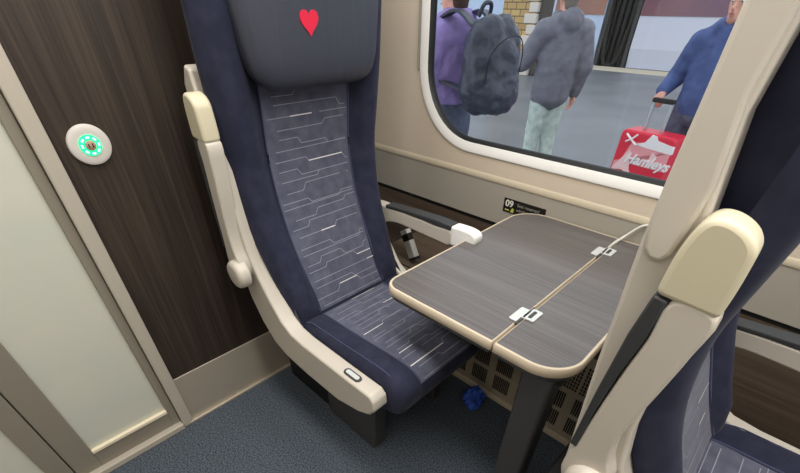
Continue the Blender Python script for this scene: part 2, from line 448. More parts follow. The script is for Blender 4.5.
def arm_parts(parent, mirror, name_label):
    capm = M['frame_white'] if mirror else M['cap']
    """raised aisle armrest in seat coordinates relative to pivot; returns armrest object"""
    px, pz = -.03, .675
    s = -1 if mirror else 1
    v0, v1 = (-.030, .018)
    rel = lambda L: [(a-px, b-pz) for a, b in L]
    body = rel([(.014, 1.066), (.012, 1.006), (.004, .93), (-.004, .864), (-.010, .80), (-.004, .74), (.012, .70), (.012, .66), (-.01, .635), (-.04, .63), (-.068, .65), (-.070, .70), (-.062, .76), (-.058, .83), (-.050, .93), (-.042, 1.004), (-.039, 1.068)])
    a = obj('armrest', prismbm(catmull_closed2(body), v0*.95, v1*.95, axis='y'), M['cream'], parent, smooth=40, bevel=.005, seg=3)
    cap = rel([(-.060, 1.071), (-.040, 1.069), (.014, 1.066), (.0145, 1.10), (.013, 1.135), (.010, 1.155), (-.002, 1.170), (-.022, 1.179), (-.040, 1.178), (-.051, 1.165), (-.057, 1.14), (-.0595, 1.11)])
    cp = [tuple(p)[:2] for p in catmull([(q[0], q[1], 0) for q in cap[2:]+cap[:1]], 4)]; cap = [cap[1]]+cp
    obj('arm_cap', prismbm(cap, v0, v1, axis='y'), capm, a, smooth=45, bevel=.008, seg=3)
    pad = rel([(-.060, 1.069), (-.041, 1.067), (-.044, 1.004), (-.053, .93), (-.060, .83), (-.060, .735), (-.0735, .735), (-.0715, .882), (-.067, 1.0)])
    obj('arm_pad', prismbm(pad, v0*.98, v1*.98, axis='y'), M['pad'], a, smooth=45, bevel=.003)
    b = nb(); lathe(b, [(0, .010), (.030, .010), (.041, .008), (.047, .002), (.049, -.006), (.049, -.03), (0, -.03)], 36, M4=Matrix.Translation((.020, v0*.95-.012, -.014)) @ Matrix.Rotation(PI/2, 4, 'X'))
    obj('pivot_cover', b, M['cream'], a, smooth=40)
    b = nb(); lathe(b, [(0, .004), (.005, .004), (.006, 0), (0, 0)], 14, M4=Matrix.Translation((.0165+.0, -.006, .185)) @ Matrix.Rotation(PI/2, 4, 'Y'))
    obj('screw', b, M['dark'], a, smooth=40)
    return a

def catmull_closed2(pts, n=3):
    P = [Vector((a, b, 0)) for a, b in pts]
    return [(p.x, p.y) for p in catmull(P, n, True)]

def make_seat(loc, label, seed, long_wing):
    rng = random.Random(seed)
    root = empty('train_seat', loc)
    tag(root, label, 'seat', 'navy high-backed train seats')
    # --- shell
    b = nb()
    wing = [(-.078, 1.235), (-.108, 1.19), (-.107, 1.11), (-.095, .9), (-.082, .73), (-.072, .60), (-.05, .52), (-.008, .44), (.05, .375), (.12, .348), (.25, .338), (.42, .338),
            (.53, .368), (.580, .394), (.604, .43), (.600, .465), (.582, .482), (.45, .480), (.25, .480), (.185, .488), (.138, .515), (.088, .580), (.048, .645), (.018, .71), (.002, .80), (-.005, .90), (-.007, .98), (-.025, 1.09), (-.048, 1.17), (-.052, 1.225)]
    if long_wing: wing = [(-.085, 1.62), (-.108, 1.36)] + wing[1:-2] + [(-.047, 1.156), (-.062, 1.27), (-.058, 1.36), (-.04, 1.62)]
    prism(b, wing, -.31, -.253, axis='y'); prism(b, wing, .24, .285, axis='y')
    rear = [(u, z) for z, u in REAR]
    prism(b, rear+[(u+.02, z) for u, z in rear[::-1]], -.254, .254, axis='y')
    up = [(-.112, 1.05), (-.114, 1.19), (-.112, 1.36), (-.085, 1.62), (-.04, 1.62), (-.062, 1.36), (-.060, 1.2), (-.05, 1.05)]
    if long_wing: prism(b, up, .2, .275, axis='y')
    obj('shell', b, M['cream'], root, smooth=45, bevel=.007, seg=3)
    if long_wing:
        g = [(-.1045, 1.145), (-.100, 1.113), (-.089, 1.101), (-.074, 1.100), (-.065, 1.113), (-.060, 1.15), (-.056, 1.20), (-.062, 1.25), (-.067, 1.29), (-.062, 1.36), (-.045, 1.60), (-.085, 1.60), (-.105, 1.36), (-.106, 1.2)]
        o = obj('grab_handle', prismbm(g, -.322, -.30, axis='y'), M['cream'], root, smooth=45, bevel=.006, seg=3)
    # --- legs and plinth
    for s in (-1, 1):
        obj('leg', prismbm([(.19, 0), (.465, 0), (.478, .012), (.49, .36), (.19, .36)], s*.175-.03, s*.175+.03, axis='y'), M['dark'], root, smooth=0, bevel=.006)
    obj('plinth', boxbm(-.12, .20, -.19, .19, 0, .37), M['black'], root, smooth=0, bevel=.006)
    # --- backrest
    front = [(u-.006, z) for z, u in INS]
    fr = catmull([(u, z, 0) for u, z in front], 4); fr = [(p.x, p.y) for p in fr]
    top = [(.0, 1.655), (-.04, 1.66)]
    bk = [(u+.018, z) for z, u in REAR if z > .5][::-1]
    bk[0] = (-.065, 1.62)
    prof = fr+top+bk
    nf = len(fr)
    amp = lambda i: (.040*min(1, max(.15, (prof[i][1]-.43)/.12)) if i < nf else (.02 if i < nf+2 else 0.0))
    hw = lambda i: interp(HW, prof[i][1])*(1 if i < nf else (.95 if i < nf+2 else .84))
    br = obj('backrest', cushion_surface(prof, hw, amp, .035), M['navy'], root, smooth=60)
    ins = [(p[0], p[1]) for p in fr if .485 < p[1] < 1.24]
    io, at, T = insert_part('back_panel', ins, .158, .004, br, rng, 25, 1)
    for s in (-1, 1):
        b = nb(); tube(b, [at(T*k/30, s*.160, .002) for k in range(31)], .0028, 6); obj('piping', b, M['piping'], br, smooth=60)
    # --- seat cushion
    topp = [(.10, .455), (.17, .478), (.28, .482), (.40, .487), (.52, .494), (.590, .492), (.628, .478), (.648, .452), (.652, .42), (.642, .385), (.615, .362), (.54, .352), (.30, .352), (.10, .36)]
    tp = catmull([(u, z, 0) for u, z in topp], 3); tp = [(p.x, p.y) for p in tp]
    ntop = 6*3+4
    amp2 = lambda i: .026*min(1, max(0, (ntop+3-i)/6))*min(1, i/5)
    sc = obj('seat_cushion', cushion_surface(tp, lambda i: .249, amp2, .03), M['navy'], root, smooth=60)
    ins2 = tp[2:ntop-1]
    ins2 = ins2[::-1]
    io, at2, T2 = insert_part('seat_panel', ins2, .150, .004, sc, rng, 19, 1)
    for s in (-1, 1):
        b = nb(); tube(b, [at2(T2*k/30, s*.152, .002) for k in range(31)], .0028, 6); obj('piping', b, M['piping'], sc, smooth=60)
    for s in (-1, 1):
        b = nb(); tube(b, [at2(T2*k/30, s*.226, .0155*min(1, k/5, (30-k)/4+.15)-.006*max(0, 1-min(1, (30-k)/4))) for k in range(31)], .0022, 6); obj('seam', b, M['piping'], sc, smooth=60)
    # --- headrest
    hz0, hz1 = 1.172, 1.56
    b = nb(); nu, nv = 24, 16; hh = .235
    zc = (hz0+hz1)/2; zh = (hz1-hz0)/2
    # superellipse pillow
    rings = []
    for i in range(nu+1):
        a = -PI/2+PI*i/nu; ca = math.cos(a); sa = math.sin(a)
        d = math.copysign(abs(sa)**.6, sa); rr = abs(ca)**.38
        ringv = []
        for k in range(48):
            t = 2*PI*k/48; c, s_ = math.cos(t), math.sin(t); e = .34
            y = math.copysign(abs(c)**e, c)*hh*rr; z = math.copysign(abs(s_)**e, s_)*zh*rr
            taper = 1-.10*max(0, -(z/zh))
            ringv.append(b.verts.new((.056+d*.045+.012*(1-(y/hh)**2)*max(0, d), y*taper+.008, zc+z)))
        rings.append(ringv)
    for A, B in zip(rings, rings[1:]):
        for k in range(48): b.faces.new((A[k], A[(k+1) % 48], B[(k+1) % 48], B[k]))
    bmesh.ops.remove_doubles(b, verts=b.verts[:], dist=1e-5)
    hr = obj('headrest', b, M['leather'], root, smooth=60)
    b = nb()
    hp = []
    for k in range(48):
        t = 2*PI*k/48
        hp.append((.0015*16*math.sin(t)**3*1.38, .0015*(13*math.cos(t)-5*math.cos(2*t)-2*math.cos(3*t)-math.cos(4*t))*1.52))
    prism(b, [(-.038+p[0]*.85, 1.322+p[1]*.85) for p in hp], .100, .1145, axis='x')
    tag(obj('heart_emblem', b, M['heart'], hr, smooth=0), 'red embroidered heart')
    # --- armrests
    a = arm_parts(root, False, '')
    a.location = (-.03, -.318, .675); a['label'] = 'raised armrest'
    a2 = arm_parts(root, True, '')
    a2.location = (-.012, .318, .690); a2.rotation_euler = (0, math.radians(85), 0); a2['label'] = 'lowered armrest with white end'
    # --- recline button
    b = nb()
    T4 = Matrix.Translation((.483, -.285, .4815)) @ Matrix.Rotation(math.radians(0), 4, 'Z')
    prism(b, [(T4.translation.x+p[0], T4.translation.y+p[1]) for p in rrect(-.036, .036, -.013, .013, .0128, 8)], .480, .4855, axis='z')
    bt = obj('recline_button', b, M['dark'], root, smooth=0, bevel=.0015)
    b = nb(); prism(b, [(T4.translation.x+p[0], T4.translation.y+p[1]) for p in rrect(-.028, .028, -.0075, .0075, .0074, 8)], .4850, .4862, axis='z')
    obj('button_face', b, M['hinge'], bt, smooth=0)
    return root
s1 = make_seat((-1.18, .81, 0), 'navy train seat with a red heart on its headrest, standing against the dark wooden partition', 3, False)
s2 = make_seat((0, .885, 0), 'navy train seat at the right edge, its cream back turned to the table', 11, True)

# ------------------------------------------------------------------ table
def make_table():
    zt = .72
    root = empty('folding_table', (-.22, .76, 0)); ox, oy = -.22, .76
    tag(root, 'grey wood-effect folding table with cream edge on one dark leg below the window', 'table')
    def leaf(name, x0, x1, y0, y1, rs, il, ir):
        o_ = rrect(x0-ox, x1-ox, y0-oy, y1-oy, rs, 10)
        i_ = rrect(x0-ox+il, x1-ox-ir, y0-oy+.009, y1-oy-.009, [max(.003, r-.009) for r in rs], 10)
        b = nb(); prism(b, i_, zt-.02, zt, axis='z')
        L = obj(name, b, M['tablewood'], root, smooth=0)
        b = nb()
        prof = []
        def lp(pts, z): return [b.verts.new((p[0], p[1], z)) for p in pts]
        mid = rrect(x0-ox+min(.003, il*.5), x1-ox-min(.003, ir*.5), y0-oy+.003, y1-oy-.003, [max(.003, r-.003) for r in rs], 10)
        ls = [lp(i_, zt-.006), lp(i_, zt+.0016), lp(mid, zt+.0012), lp(o_, zt-.003), lp(o_, zt-.024), lp(mid, zt-.027), lp(i_, zt-.027)]
        n = len(o_)
        for A, B in zip(ls, ls[1:]):
            for k in range(n): b.faces.new((A[k], A[(k+1) % n], B[(k+1) % n], B[k]))
        obj('edge_trim', b, M['rim'], L, smooth=50)
        u_ = rrect(x0-ox+.007, x1-ox-.007, y0-oy+.007, y1-oy-.007, [max(.003, r-.007) for r in rs], 10)
        b = nb(); prism(b, u_, zt-.042, zt-.021, axis='z')
        obj('underside', b, M['dark'], L, smooth=0, bevel=.003)
        return L
    leaf('fixed_leaf', -.738, -.3475, .693, 1.512, [.055, .006, .006, .115], .009, .0045)
    leaf('folding_leaf', -.3435, -.150, .693, 1.512, [.006, .10, .06, .006], .0045, .009)
    for yy in (.85, 1.36):
        b = nb(); x = -.3455-ox; y = yy-oy
        prism(b, rrect(x-.028, x+.004, y-.040, y+.030, .005, 4), zt+.0005, zt+.0045, axis='z')
        prism(b, rrect(x-.004, x+.030, y-.012, y+.044, .005, 4), zt+.0005, zt+.0045, axis='z')
        h = obj('hinge', b, M['hinge'], root, smooth=0, bevel=.001)
        b = nb(); prism(b, rrect(x-.003, x+.001, y+.014, y+.05, .001, 2), zt+.001, zt+.0052, axis='z'); prism(b, rrect(x+.008, x+.018, y-.004, y+.034, .003, 3), zt+.001, zt+.0052, axis='z')
        prism(b, rrect(x-.004, x+.004, y-.05, y-.016, .001, 2), zt+.001, zt+.0052, axis='z')
        obj('hinge_knuckle', b, M['dark'], h, smooth=0)
    b = nb(); prism(b, rrect(-.264-ox, -.184-ox, .715-oy, .80-oy, .012, 5), 0.012, zt-.042, axis='z')
    obj('leg', b, M['dark'], root, smooth=40)
    obj('foot_plate', boxbm(-.08, .06, -.07, .08, 0, .012), M['dark'], root, smooth=0, bevel=.003)
    obj('leg_bracket', boxbm(-.25, .05, -.02, .65, zt-.062, zt-.0421), M['black'], root, smooth=0, bevel=.003)
    return root
make_table()

# white cable at the back of the fold
b = nb(); tube(b, catmull([(-.345, 1.40, .7265), (-.344, 1.45, .7265), (-.340, 1.480, .729), (-.331, 1.497, .740), (-.318, 1.503, .757), (-.304, 1.506, .775), (-.287, 1.509, .790), (-.25, 1.510, .80), (-.15, 1.510, .80)], 6), .0042, 8)
tag(obj('cable', b, M['cable'], None), 'thin white cable curling off the back end of the table fold', 'cable')

# ------------------------------------------------------------------ door button, sticker, heater, litter
r = empty('door_button', (XP, .243, 1.068)); tag(r, 'round white door button with a glowing green ring on the dark partition', 'button')
T = Matrix.Rotation(PI/2, 4, 'Y')
b = nb(); lathe(b, [(.0, 0), (.047, 0), (.049, .004), (.047, .010), (.040, .013), (.028, .0115), (.0, .0115)], 48, M4=T); obj('bezel', b, M['bezel'], r, smooth=40)
b = nb(); lathe(b, [(.0125, .0112), (.0125, .0145), (.0245, .0145), (.0255, .0112)], 40, M4=T); lr = obj('light_ring', b, M['green'], r, smooth=40)
for k in range(8):
    b = nb(); a = 2*PI*k/8
    prism(b, [(math.cos(a)*.019+x*math.cos(a)-y*math.sin(a), math.sin(a)*.019+x*math.sin(a)+y*math.cos(a)) for x, y in rrect(-.0025, .0025, -.0045, .0045, .0015, 3)], .0143, .0152, axis='x')
    obj('led', b, mat('led_glow%d' % k, (0.5, 1, .8), .4, emit=((.35, 1, .7), 1.4)), r, smooth=0)
b = nb(); lathe(b, [(0, .017), (.010, .0165), (.0122, .0145), (.0122, .011)], 30, M4=T); pb = obj('push_button', b, M['btn'], r, smooth=40)
b = nb()
for s in (-1, 1):
    prism(b, [(x*.8+s*.0045, y) for x, y in rrect(-.0016, .0016, -.005, .005, .0012, 3)], .0162, .0175, axis='x')
obj('door_symbol', b, M['black'], pb, smooth=0)

r = empty('seat_number_sticker', (-.743, YW+.001, .71)); tag(r, 'small black sticker with pale lettering on the grey wall panel behind the table', 'sticker')
obj('backing', boxbm(-.096, .096, -.0015, .001, -.029, .029), M['sticker'], r, smooth=0)
Tx = lambda x, z: Matrix.Translation((x, -.0018, z)) @ Matrix.Rotation(PI/2, 4, 'X')
text('seat_number', '09', .038, M['white'], r, Tx(-.088, -.003), offset=.0008)
text('lettering', 'Seat reserved', .0185, M['greyprint'], r, Tx(-.032, .006))
text('lettering', 'window', .0185, M['greyprint'], r, Tx(-.032, -.014))
b = nb(); prism(b, [(-.060, -.024), (-.044, -.024), (-.044, -.010), (-.052, -.006), (-.056, -.014)], -.0024, -.0015, axis='y'); obj('symbol', b, M['yellow'], r, smooth=0)
b = nb(); box(b, -.086, -.066, -.0023, -.0015, -.021, -.016); obj('underline', b, M['yellow'], r, smooth=0)

def heater():
    x0, x1, yf, z1 = -1.28, -.128, 1.168, .45
    r = empty('heater_cover', ((x0+x1)/2, yf, 0)); cx = (x0+x1)/2
    tag(r, 'low putty metal heater cover with dark slots under the table by the wall', 'heater')
    b = nb(); box(b, x0-cx, x1-cx, 0, .345, .02, z1)
    obj('casing', b, M['heater'], r, smooth=0, bevel=.006)
    obj('bottom_strip', boxbm(x0-cx, x1-cx, -.012, .01, .0, .026), M['rim'], r, smooth=0, bevel=.003)
    b = nb()
    x = x0+.07
    while x < x1-.05:
        for zz in (.06, .165, .265):
            n = 9
            for k in range(n):
                if zz > .25: 
                    continue
                box(b, x+k*.0085-cx, x+k*.0085+.0055-cx, -.0025, .004, zz, zz+.08)
        for i in range(10):
            for j in range(8):
                box(b, x+i*.0105-cx, x+i*.0105+.0065-cx, -.0025, .004, .275+j*.017, .275+j*.017+.011)
        x += .112
    obj('grille', b, M['grille'], r, smooth=0)
    obj('top_board', boxbm(x0-cx, x1-cx, 0, .345, z1, z1+.008), M['wallwood'], r, smooth=0)
heater()

def packet():
    r = empty('packet', (-1.055, 1.212, .458)); r.rotation_euler = (0, math.radians(-33), math.radians(-8))
    tag(r, 'small silver and black packet leaning in the gap beside the seat under the armrest', 'packet')
    obj('body', boxbm(-.024, .024, -.014, .014, 0.016, .158), M['silver'], r, smooth=0, bevel=.004)
    obj('band', boxbm(-.0245, .0245, -.0145, .0145, .105, .142), M['black'], r, smooth=0, bevel=.004)
    obj('base', boxbm(-.0245, .0245, -.0145, .0145, .0165, .034), M['black'], r, smooth=0, bevel=.004)
packet()

b = nb(); bmesh.ops.create_icosphere(b, subdivisions=5, radius=.034)
rg = random.Random(5)
from mathutils import noise as mn
for v in b.verts:
    n = mn.noise(v.co*42)*.5+mn.noise(v.co*95+Vector((3, 1, 2)))*.35+abs(mn.noise(v.co*60+Vector((9, 2, 2))))*.6
    v.co *= 1+.55*(n-.2)
    v.co.z *= .8
    if v.co.z > .012: v.co.y += (v.co.z-.012)*.5; v.co.z *= 1.5; v.co.x *= .8
mz = min(v.co.z for v in b.verts)
for v in b.verts: v.co.z = max(v.co.z-mz-.004, 0)
o = obj('crumpled_tissue', b, M['blue_cloth'], None, smooth=35); o.location = (-.565, 1.07, .0); o.scale = (1.35, 1.35, 1.5)
tag(o, 'crumpled bright blue tissue on the dark floor under the table', 'tissue')

# ------------------------------------------------------------------ people and platform
ZP = -.20
def capsule(bm, p0, p1, r0, r1, wx=1.0, wy=1.0, n=16, m=6):
    """tapered capsule, cross-section scaled wx along world-x-ish, wy along the other"""
    p0, p1 = Vector(p0), Vector(p1); d = p1-p0
    L = d.length; d = d.normalized() if L > 1e-6 else Vector((0, 0, 1))
    a = Vector((1, 0, 0)); a = (a-d*a.dot(d))
    if a.length < .1: a = Vector((0, 1, 0))-d*d.y
    a.normalize(); b_ = d.cross(a)
    rings = []
    for i in range(m+1):
        t = -PI/2+PI/2*i/m; rings.append((p0+d*math.sin(t)*r0, r0*math.cos(t)))
    for i in range(m+1):
        t = PI/2*i/m; rings.append((p1+d*math.sin(t)*r1, r1*math.cos(t)))
    R = []
    for c, r in rings:
        r = max(r, 1e-4)
        R.append([bm.verts.new(c+a*math.cos(2*PI*k/n)*r*wx+b_*math.sin(2*PI*k/n)*r*wy) for k in range(n)])
    for A, B in zip(R, R[1:]):
        for k in range(n): bm.faces.new((A[k], A[(k+1) % n], B[(k+1) % n], B[k]))
    bm.faces.new(R[0][::-1]); bm.faces.new(R[-1])

def blend(name, caps, m, parent, voxel=.012, smooth=6, extra=None, wrinkle=0.0):
    bm = nb()
    for c in caps: capsule(bm, *c)
    if extra: extra(bm)
    o = obj(name, bm, m, parent, smooth=0)
    r = o.modifiers.new('fuse', 'REMESH'); r.mode = 'VOXEL'; r.voxel_size = voxel; r.use_smooth_shade = True
    s = o.modifiers.new('soften', 'SMOOTH'); s.iterations = smooth; s.factor = .5
    if wrinkle:
        tx = bpy.data.textures.new(name+'_folds', 'CLOUDS'); tx.noise_scale = .09
        d = o.modifiers.new('folds', 'DISPLACE'); d.texture = tx; d.strength = wrinkle; d.mid_level = .5; d.texture_coords = 'LOCAL'
    return o

def hand_caps(w, d, side, curl=.6, back=None):
    """hand at wrist w pointing along d; fingers curl towards 'back'"""
    w = Vector(w); d = Vector(d).normalized(); nrm = Vector(back).normalized(); nrm = (nrm-d*nrm.dot(d)).normalized()
    lat = d.cross(nrm)*side
    caps = [(w, w+d*.05, .026, .030, 1, 1), (w+d*.045-lat*.018, w+d*.085-lat*.02, .021, .019, 1, 1), (w+d*.045+lat*.018, w+d*.085+lat*.02, .021, .017, 1, 1)]
    for k, L in enumerate((.072, .082, .076, .058)):
        p = w+d*.088+lat*(-.030+k*.020); ang = 0
        q = p; dirn = d
        for j, s in enumerate((.45, .32, .25)):
            ang += curl*(.7 if j == 0 else .9)
            dd = d*math.cos(ang)+nrm*math.sin(ang)
            e = q+dd*L*s; caps.append((q, e, .0095-j*.001, .009-j*.001, 1, 1)); q = e
    p = w+d*.025-lat*.022; q = p+(d*.6-lat*.75+nrm*.25).normalized()*.042; e = q+(d*.85-lat*.15+nrm*.5).normalized()*.034
    caps += [(p, q, .014, .011, 1, 1), (q, e, .011, .009, 1, 1)]
    return caps

def head_caps(c, tilt=0):
    """head centred at c facing local +y"""
    c = Vector(c)
    return [(c+Vector((0, -.018, .035)), c+Vector((0, .012, .035)), .088, .083, .88, 1), (c+Vector((0, .02, -.02)), c+Vector((0, .045, -.075)), .072, .046, .92, 1),
            (c+Vector((0, .088, .0)), c+Vector((0, .108, -.026)), .009, .015, 1, 1), (c+Vector((0, .093, -.052)), c+Vector((0, .093, -.053)), .021, .021, 1.1, .6),
            (c+Vector((-.082, -.01, .01)), c+Vector((-.082, -.014, -.025)), .016, .012, .5, 1.1), (c+Vector((.082, -.01, .01)), c+Vector((.082, -.014, -.025)), .016, .012, .5, 1.1),
            (c+Vector((0, -.02, -.06)), c+Vector((0, -.03, -.16)), .055, .06, 1, 1)]

def person(name, loc, rz, label, J, top_mat, trouser_mat, hair_mat, jacket_len, bulk, collar=None, wrinkle=.012):
    r = empty(name, loc, rz); tag(r, label, 'person')
    H = J
    sh, el, wr_ = H['shoulder'], H['elbow'], H['wrist']   # dict by side -1 / 1
    hc = H['head']
    caps = head_caps(hc)
    caps += [((0, -.01, 1.42), (0, 0, 1.15), .10, .115, 1.45, .85), ((0, 0, 1.15), (0, 0, .95), .11, .125, 1.3, .85)]
    for s in (-1, 1):
        caps += [((0, -.01, 1.40), sh[s], .075, .062, 1, 1), (sh[s], el[s], .052, .042, 1, 1), (el[s], wr_[s], .042, .027, 1, 1)]
        caps += hand_caps(wr_[s], H['hand_dir'][s], s, H.get('curl', {}).get(s, .45), H['hand_back'][s])
        hip, kn, an = H['hip'][s], H['knee'][s], H['ankle'][s]
        caps += [(hip, kn, .085, .058, 1, 1), (kn, an, .056, .038, 1, 1), (an, Vector(an)+Vector((0, .13, -.045)), .038, .03, 1, 1)]
    body = blend('body', caps, M['skin'], r, .0075, 4)
    for s in (-1, 1):
        b = nb(); bmesh.ops.create_uvsphere(b, u_segments=12, v_segments=8, radius=.012)
        o = obj('eye', b, M['white'], body, smooth=60); o.location = Vector(hc)+Vector((s*.031, .079, .012))
        b = nb(); bmesh.ops.create_uvsphere(b, u_segments=10, v_segments=6, radius=.006)
        p = obj('iris', b, M['black'], body, smooth=60); p.location = Vector(hc)+Vector((s*.031, .0895, .012))
    b = nb(); prism(b, [(-.024, -.004), (0, -.009), (.024, -.004), (0, .006)], 0, .006, axis='y')
    m_ = obj('mouth', b, mat(name+'_lips', srgb(178, 100, 96), .5), body, smooth=0, bevel=.002); m_.location = Vector(hc)+Vector((0, .103, -.052))
    c = Vector(hc)
    blend('hair', [(c+Vector((0, -.03, .05)), c+Vector((0, .008, .062)), .093, .084, .92, 1), (c+Vector((0, -.05, .02)), c+Vector((0, -.055, -.05)), .075, .055, 1.05, .8)], hair_mat, r, .01, 3)
    # trousers
    tc = []
    tc.append(((0, 0, 1.0), (0, 0, .90), .125, .135, 1.35, .95))
    for s in (-1, 1):
        hip, kn, an = Vector(H['hip'][s]), Vector(H['knee'][s]), Vector(H['ankle'][s])
        tc += [(hip, kn, .105, .078, 1, 1), (kn, an+Vector((0, 0, .04)), .078, .064, 1, 1)]
    blend('trousers', tc, trouser_mat, r, .013, 4, wrinkle=.02)
    # jacket or top
    b_ = bulk
    jc = [((0, -.01, 1.42), (0, -.005, 1.2), .105+b_, .125+b_, 1.4, .9), ((0, -.005, 1.2), (0, 0, jacket_len+.12), .125+b_, .125+b_, 1.32, .95)]
    for s in (-1, 1):
        jc += [((0, -.01, 1.42), sh[s], .085+b_*.8, .078+b_*.8, 1, 1), (sh[s], el[s], .075+b_*.8, .062+b_*.7, 1, 1), (el[s], Vector(wr_[s]), .062+b_*.7, .046+b_*.4, 1, 1)]
    if collar: jc += collar
    blend('jacket' if b_ != .042 else 'sweater', jc, top_mat, r, .013, 4, wrinkle=wrinkle)
    for s in (-1, 1):
        an = Vector(H['ankle'][s])
        blend('shoe', [(an+Vector((0, -.02, -.035)), an+Vector((0, .16, -.045)), .046, .034, 1, 1), (an, an+Vector((0, 0, -.03)), .05, .048, 1, 1)], M['shoe'], r, .01, 3)
    return r

def legs(stride=.08, sp=.10):
    return {'hip': {-1: (-sp, 0, .92), 1: (sp, 0, .92)}, 'knee': {-1: (-sp, stride*.6+.02, .50), 1: (sp, -stride*.3+.02, .50)}, 'ankle': {-1: (-sp, stride, .085), 1: (sp, -stride, .085)}}

# person in a purple sweater with a backpack, walking away to the left
J = dict(legs(.05), head=(0, .02, 1.63), shoulder={-1: (-.19, -.01, 1.40), 1: (.19, -.01, 1.40)}, elbow={-1: (-.25, .02, 1.13), 1: (.25, .02, 1.13)},
         wrist={-1: (-.22, .16, .93), 1: (.22, .16, .93)}, hand_dir={-1: (.1, .55, -.8), 1: (-.1, .55, -.8)}, hand_back={-1: (.9, .3, .2), 1: (-.9, .3, .2)})
p1 = person('person', (-2.03, 2.62, ZP), math.radians(84), 'person in a purple top carrying a charcoal backpack outside the window', J, M['purple'], M['denim'], M['hair'], 1.03, 0.042, wrinkle=.03)
d1 = Matrix.Rotation(math.radians(84), 4, 'Z')
bp = empty('backpack', Vector((-2.03, 2.62, ZP))+d1 @ Vector((-.02, -.255, 1.045)), math.radians(84)); tag(bp, 'charcoal nylon backpack on the back of the person in purple', 'backpack')
bag = blend('bag', [((-.06, -.10, .14), (-.06, -.09, .36), .15, .125, 1, .95), ((.06, -.10, .14), (.06, -.09, .36), .15, .125, 1, .95), ((0, -.18, .10), (0, -.16, .30), .125, .10, 1.3, .9), ((0, -.06, .06), (0, -.06, .10), .11, .11, 1.4, 1)], M['bag'], bp, .014, 5, wrinkle=.045)
b = nb(); tube(b, catmull([(-.16, -.20, .16), (-.15, -.215, .30), (-.06, -.245, .38), (.06, -.245, .38), (.15, -.215, .30), (.16, -.2, .16)], 6), .003, 6)
obj('zip', b, M['gasket'], bag, smooth=60)
for s in (-1, 1):
    b = nb(); pts = catmull([(s*.10, .0, .10), (s*.16, .22, .16), (s*.15, .325, .28), (s*.125, .28, .42), (s*.11, .12, .50), (s*.09, -.03, .42)], 6)
    prevs = None
    for i, p in enumerate(pts):
        d = (pts[min(i+1, len(pts)-1)]-pts[max(i-1, 0)]).normalized(); la = Vector((1, 0, 0)); nn = d.cross(la).normalized()
        vs = [b.verts.new(p+la*dx*.032+nn*dn*.007) for dx, dn in ((-1, -1), (1, -1), (1, 1), (-1, 1))]
        if prevs:
            for k in range(4): b.faces.new((prevs[k], prevs[(k+1) % 4], vs[(k+1) % 4], vs[k]))
        else: b.faces.new(vs)
        prevs = vs
    b.faces.new(prevs[::-1]); obj('shoulder_strap', b, M['bag'], bp, smooth=40)
b = nb(); tube(b, catmull([(-.05, .0, .47), (-.03, -.02, .53), (.03, -.02, .53), (.05, .0, .47)], 5), .012, 8); obj('grab_loop', b, M['bag'], bag, smooth=60)

# person in a grey puffer jacket
J = dict(legs(.04, .085), head=(0, .03, 1.64), shoulder={-1: (-.20, -.01, 1.40), 1: (.20, -.01, 1.40)}, elbow={-1: (-.31, .09, 1.16), 1: (.27, -.06, 1.13)},
         wrist={-1: (-.36, .35, 1.10), 1: (.27, .0, .90)}, hand_dir={-1: (.3, .9, .15), 1: (0, .1, -1)}, hand_back={-1: (.9, -.2, 0), 1: (-1, .1, 0)})
col = [((-.07, .05, 1.50), (.07, .05, 1.50), .055, .055, 1, 1), ((-.08, -.06, 1.49), (.08, -.06, 1.49), .06, .06, 1, 1), ((0, -.10, 1.47), (0, -.09, 1.52), .075, .06, 1.4, .8)]
p2 = person('person', (-2.16, 4.45, ZP), math.radians(56), 'person in a grey padded jacket and pale trousers standing on the platform', J, M['puffer'], M['paletrouser'], M['grey_hair'], .78, .03, collar=col, wrinkle=.02)
d2 = Matrix.Rotation(math.radians(56), 4, 'Z')
b = nb(); prism(b, rrect(-.035, .035, -.075, .075, .01, 4), -.005, .005, axis='y'); o = obj('phone', b, M['case_white'], None, smooth=0, bevel=.002)
o.location = Vector((-2.16, 4.45, ZP))+d2 @ Vector((-.32, .465, 1.15)); o.rotation_euler = (math.radians(-25), 0, math.radians(20)); tag(o, 'white phone held out in the left hand of the person in the grey jacket', 'phone')

# person in blue with the suitcase
J = dict(legs(.05), head=(0, .03, 1.60), shoulder={-1: (-.19, 0, 1.36), 1: (.19, 0, 1.36)}, elbow={-1: (-.25, -.02, 1.10), 1: (.29, -.02, 1.11)},
         wrist={-1: (-.24, .1, .90), 1: (.28, .13, 1.03)}, hand_dir={-1: (0, .3, -.95), 1: (-.25, .75, -.5)}, hand_back={-1: (.9, .2, 0), 1: (-.3, -.4, -1)}, curl={1: .8})
px3, py3, rz3 = -.83, 4.50, math.radians(168)
p3 = person('person', (px3, py3, ZP), rz3, 'person in a blue jacket holding the handle of the red suitcase', J, M['bluejacket'], M['denim'], M['hair'], .82, .02, collar=[((-.06, .05, 1.46), (.06, .05, 1.46), .05, .05, 1, 1), ((-.07, -.05, 1.46), (.07, -.05, 1.46), .055, .055, 1, 1)], wrinkle=.02)

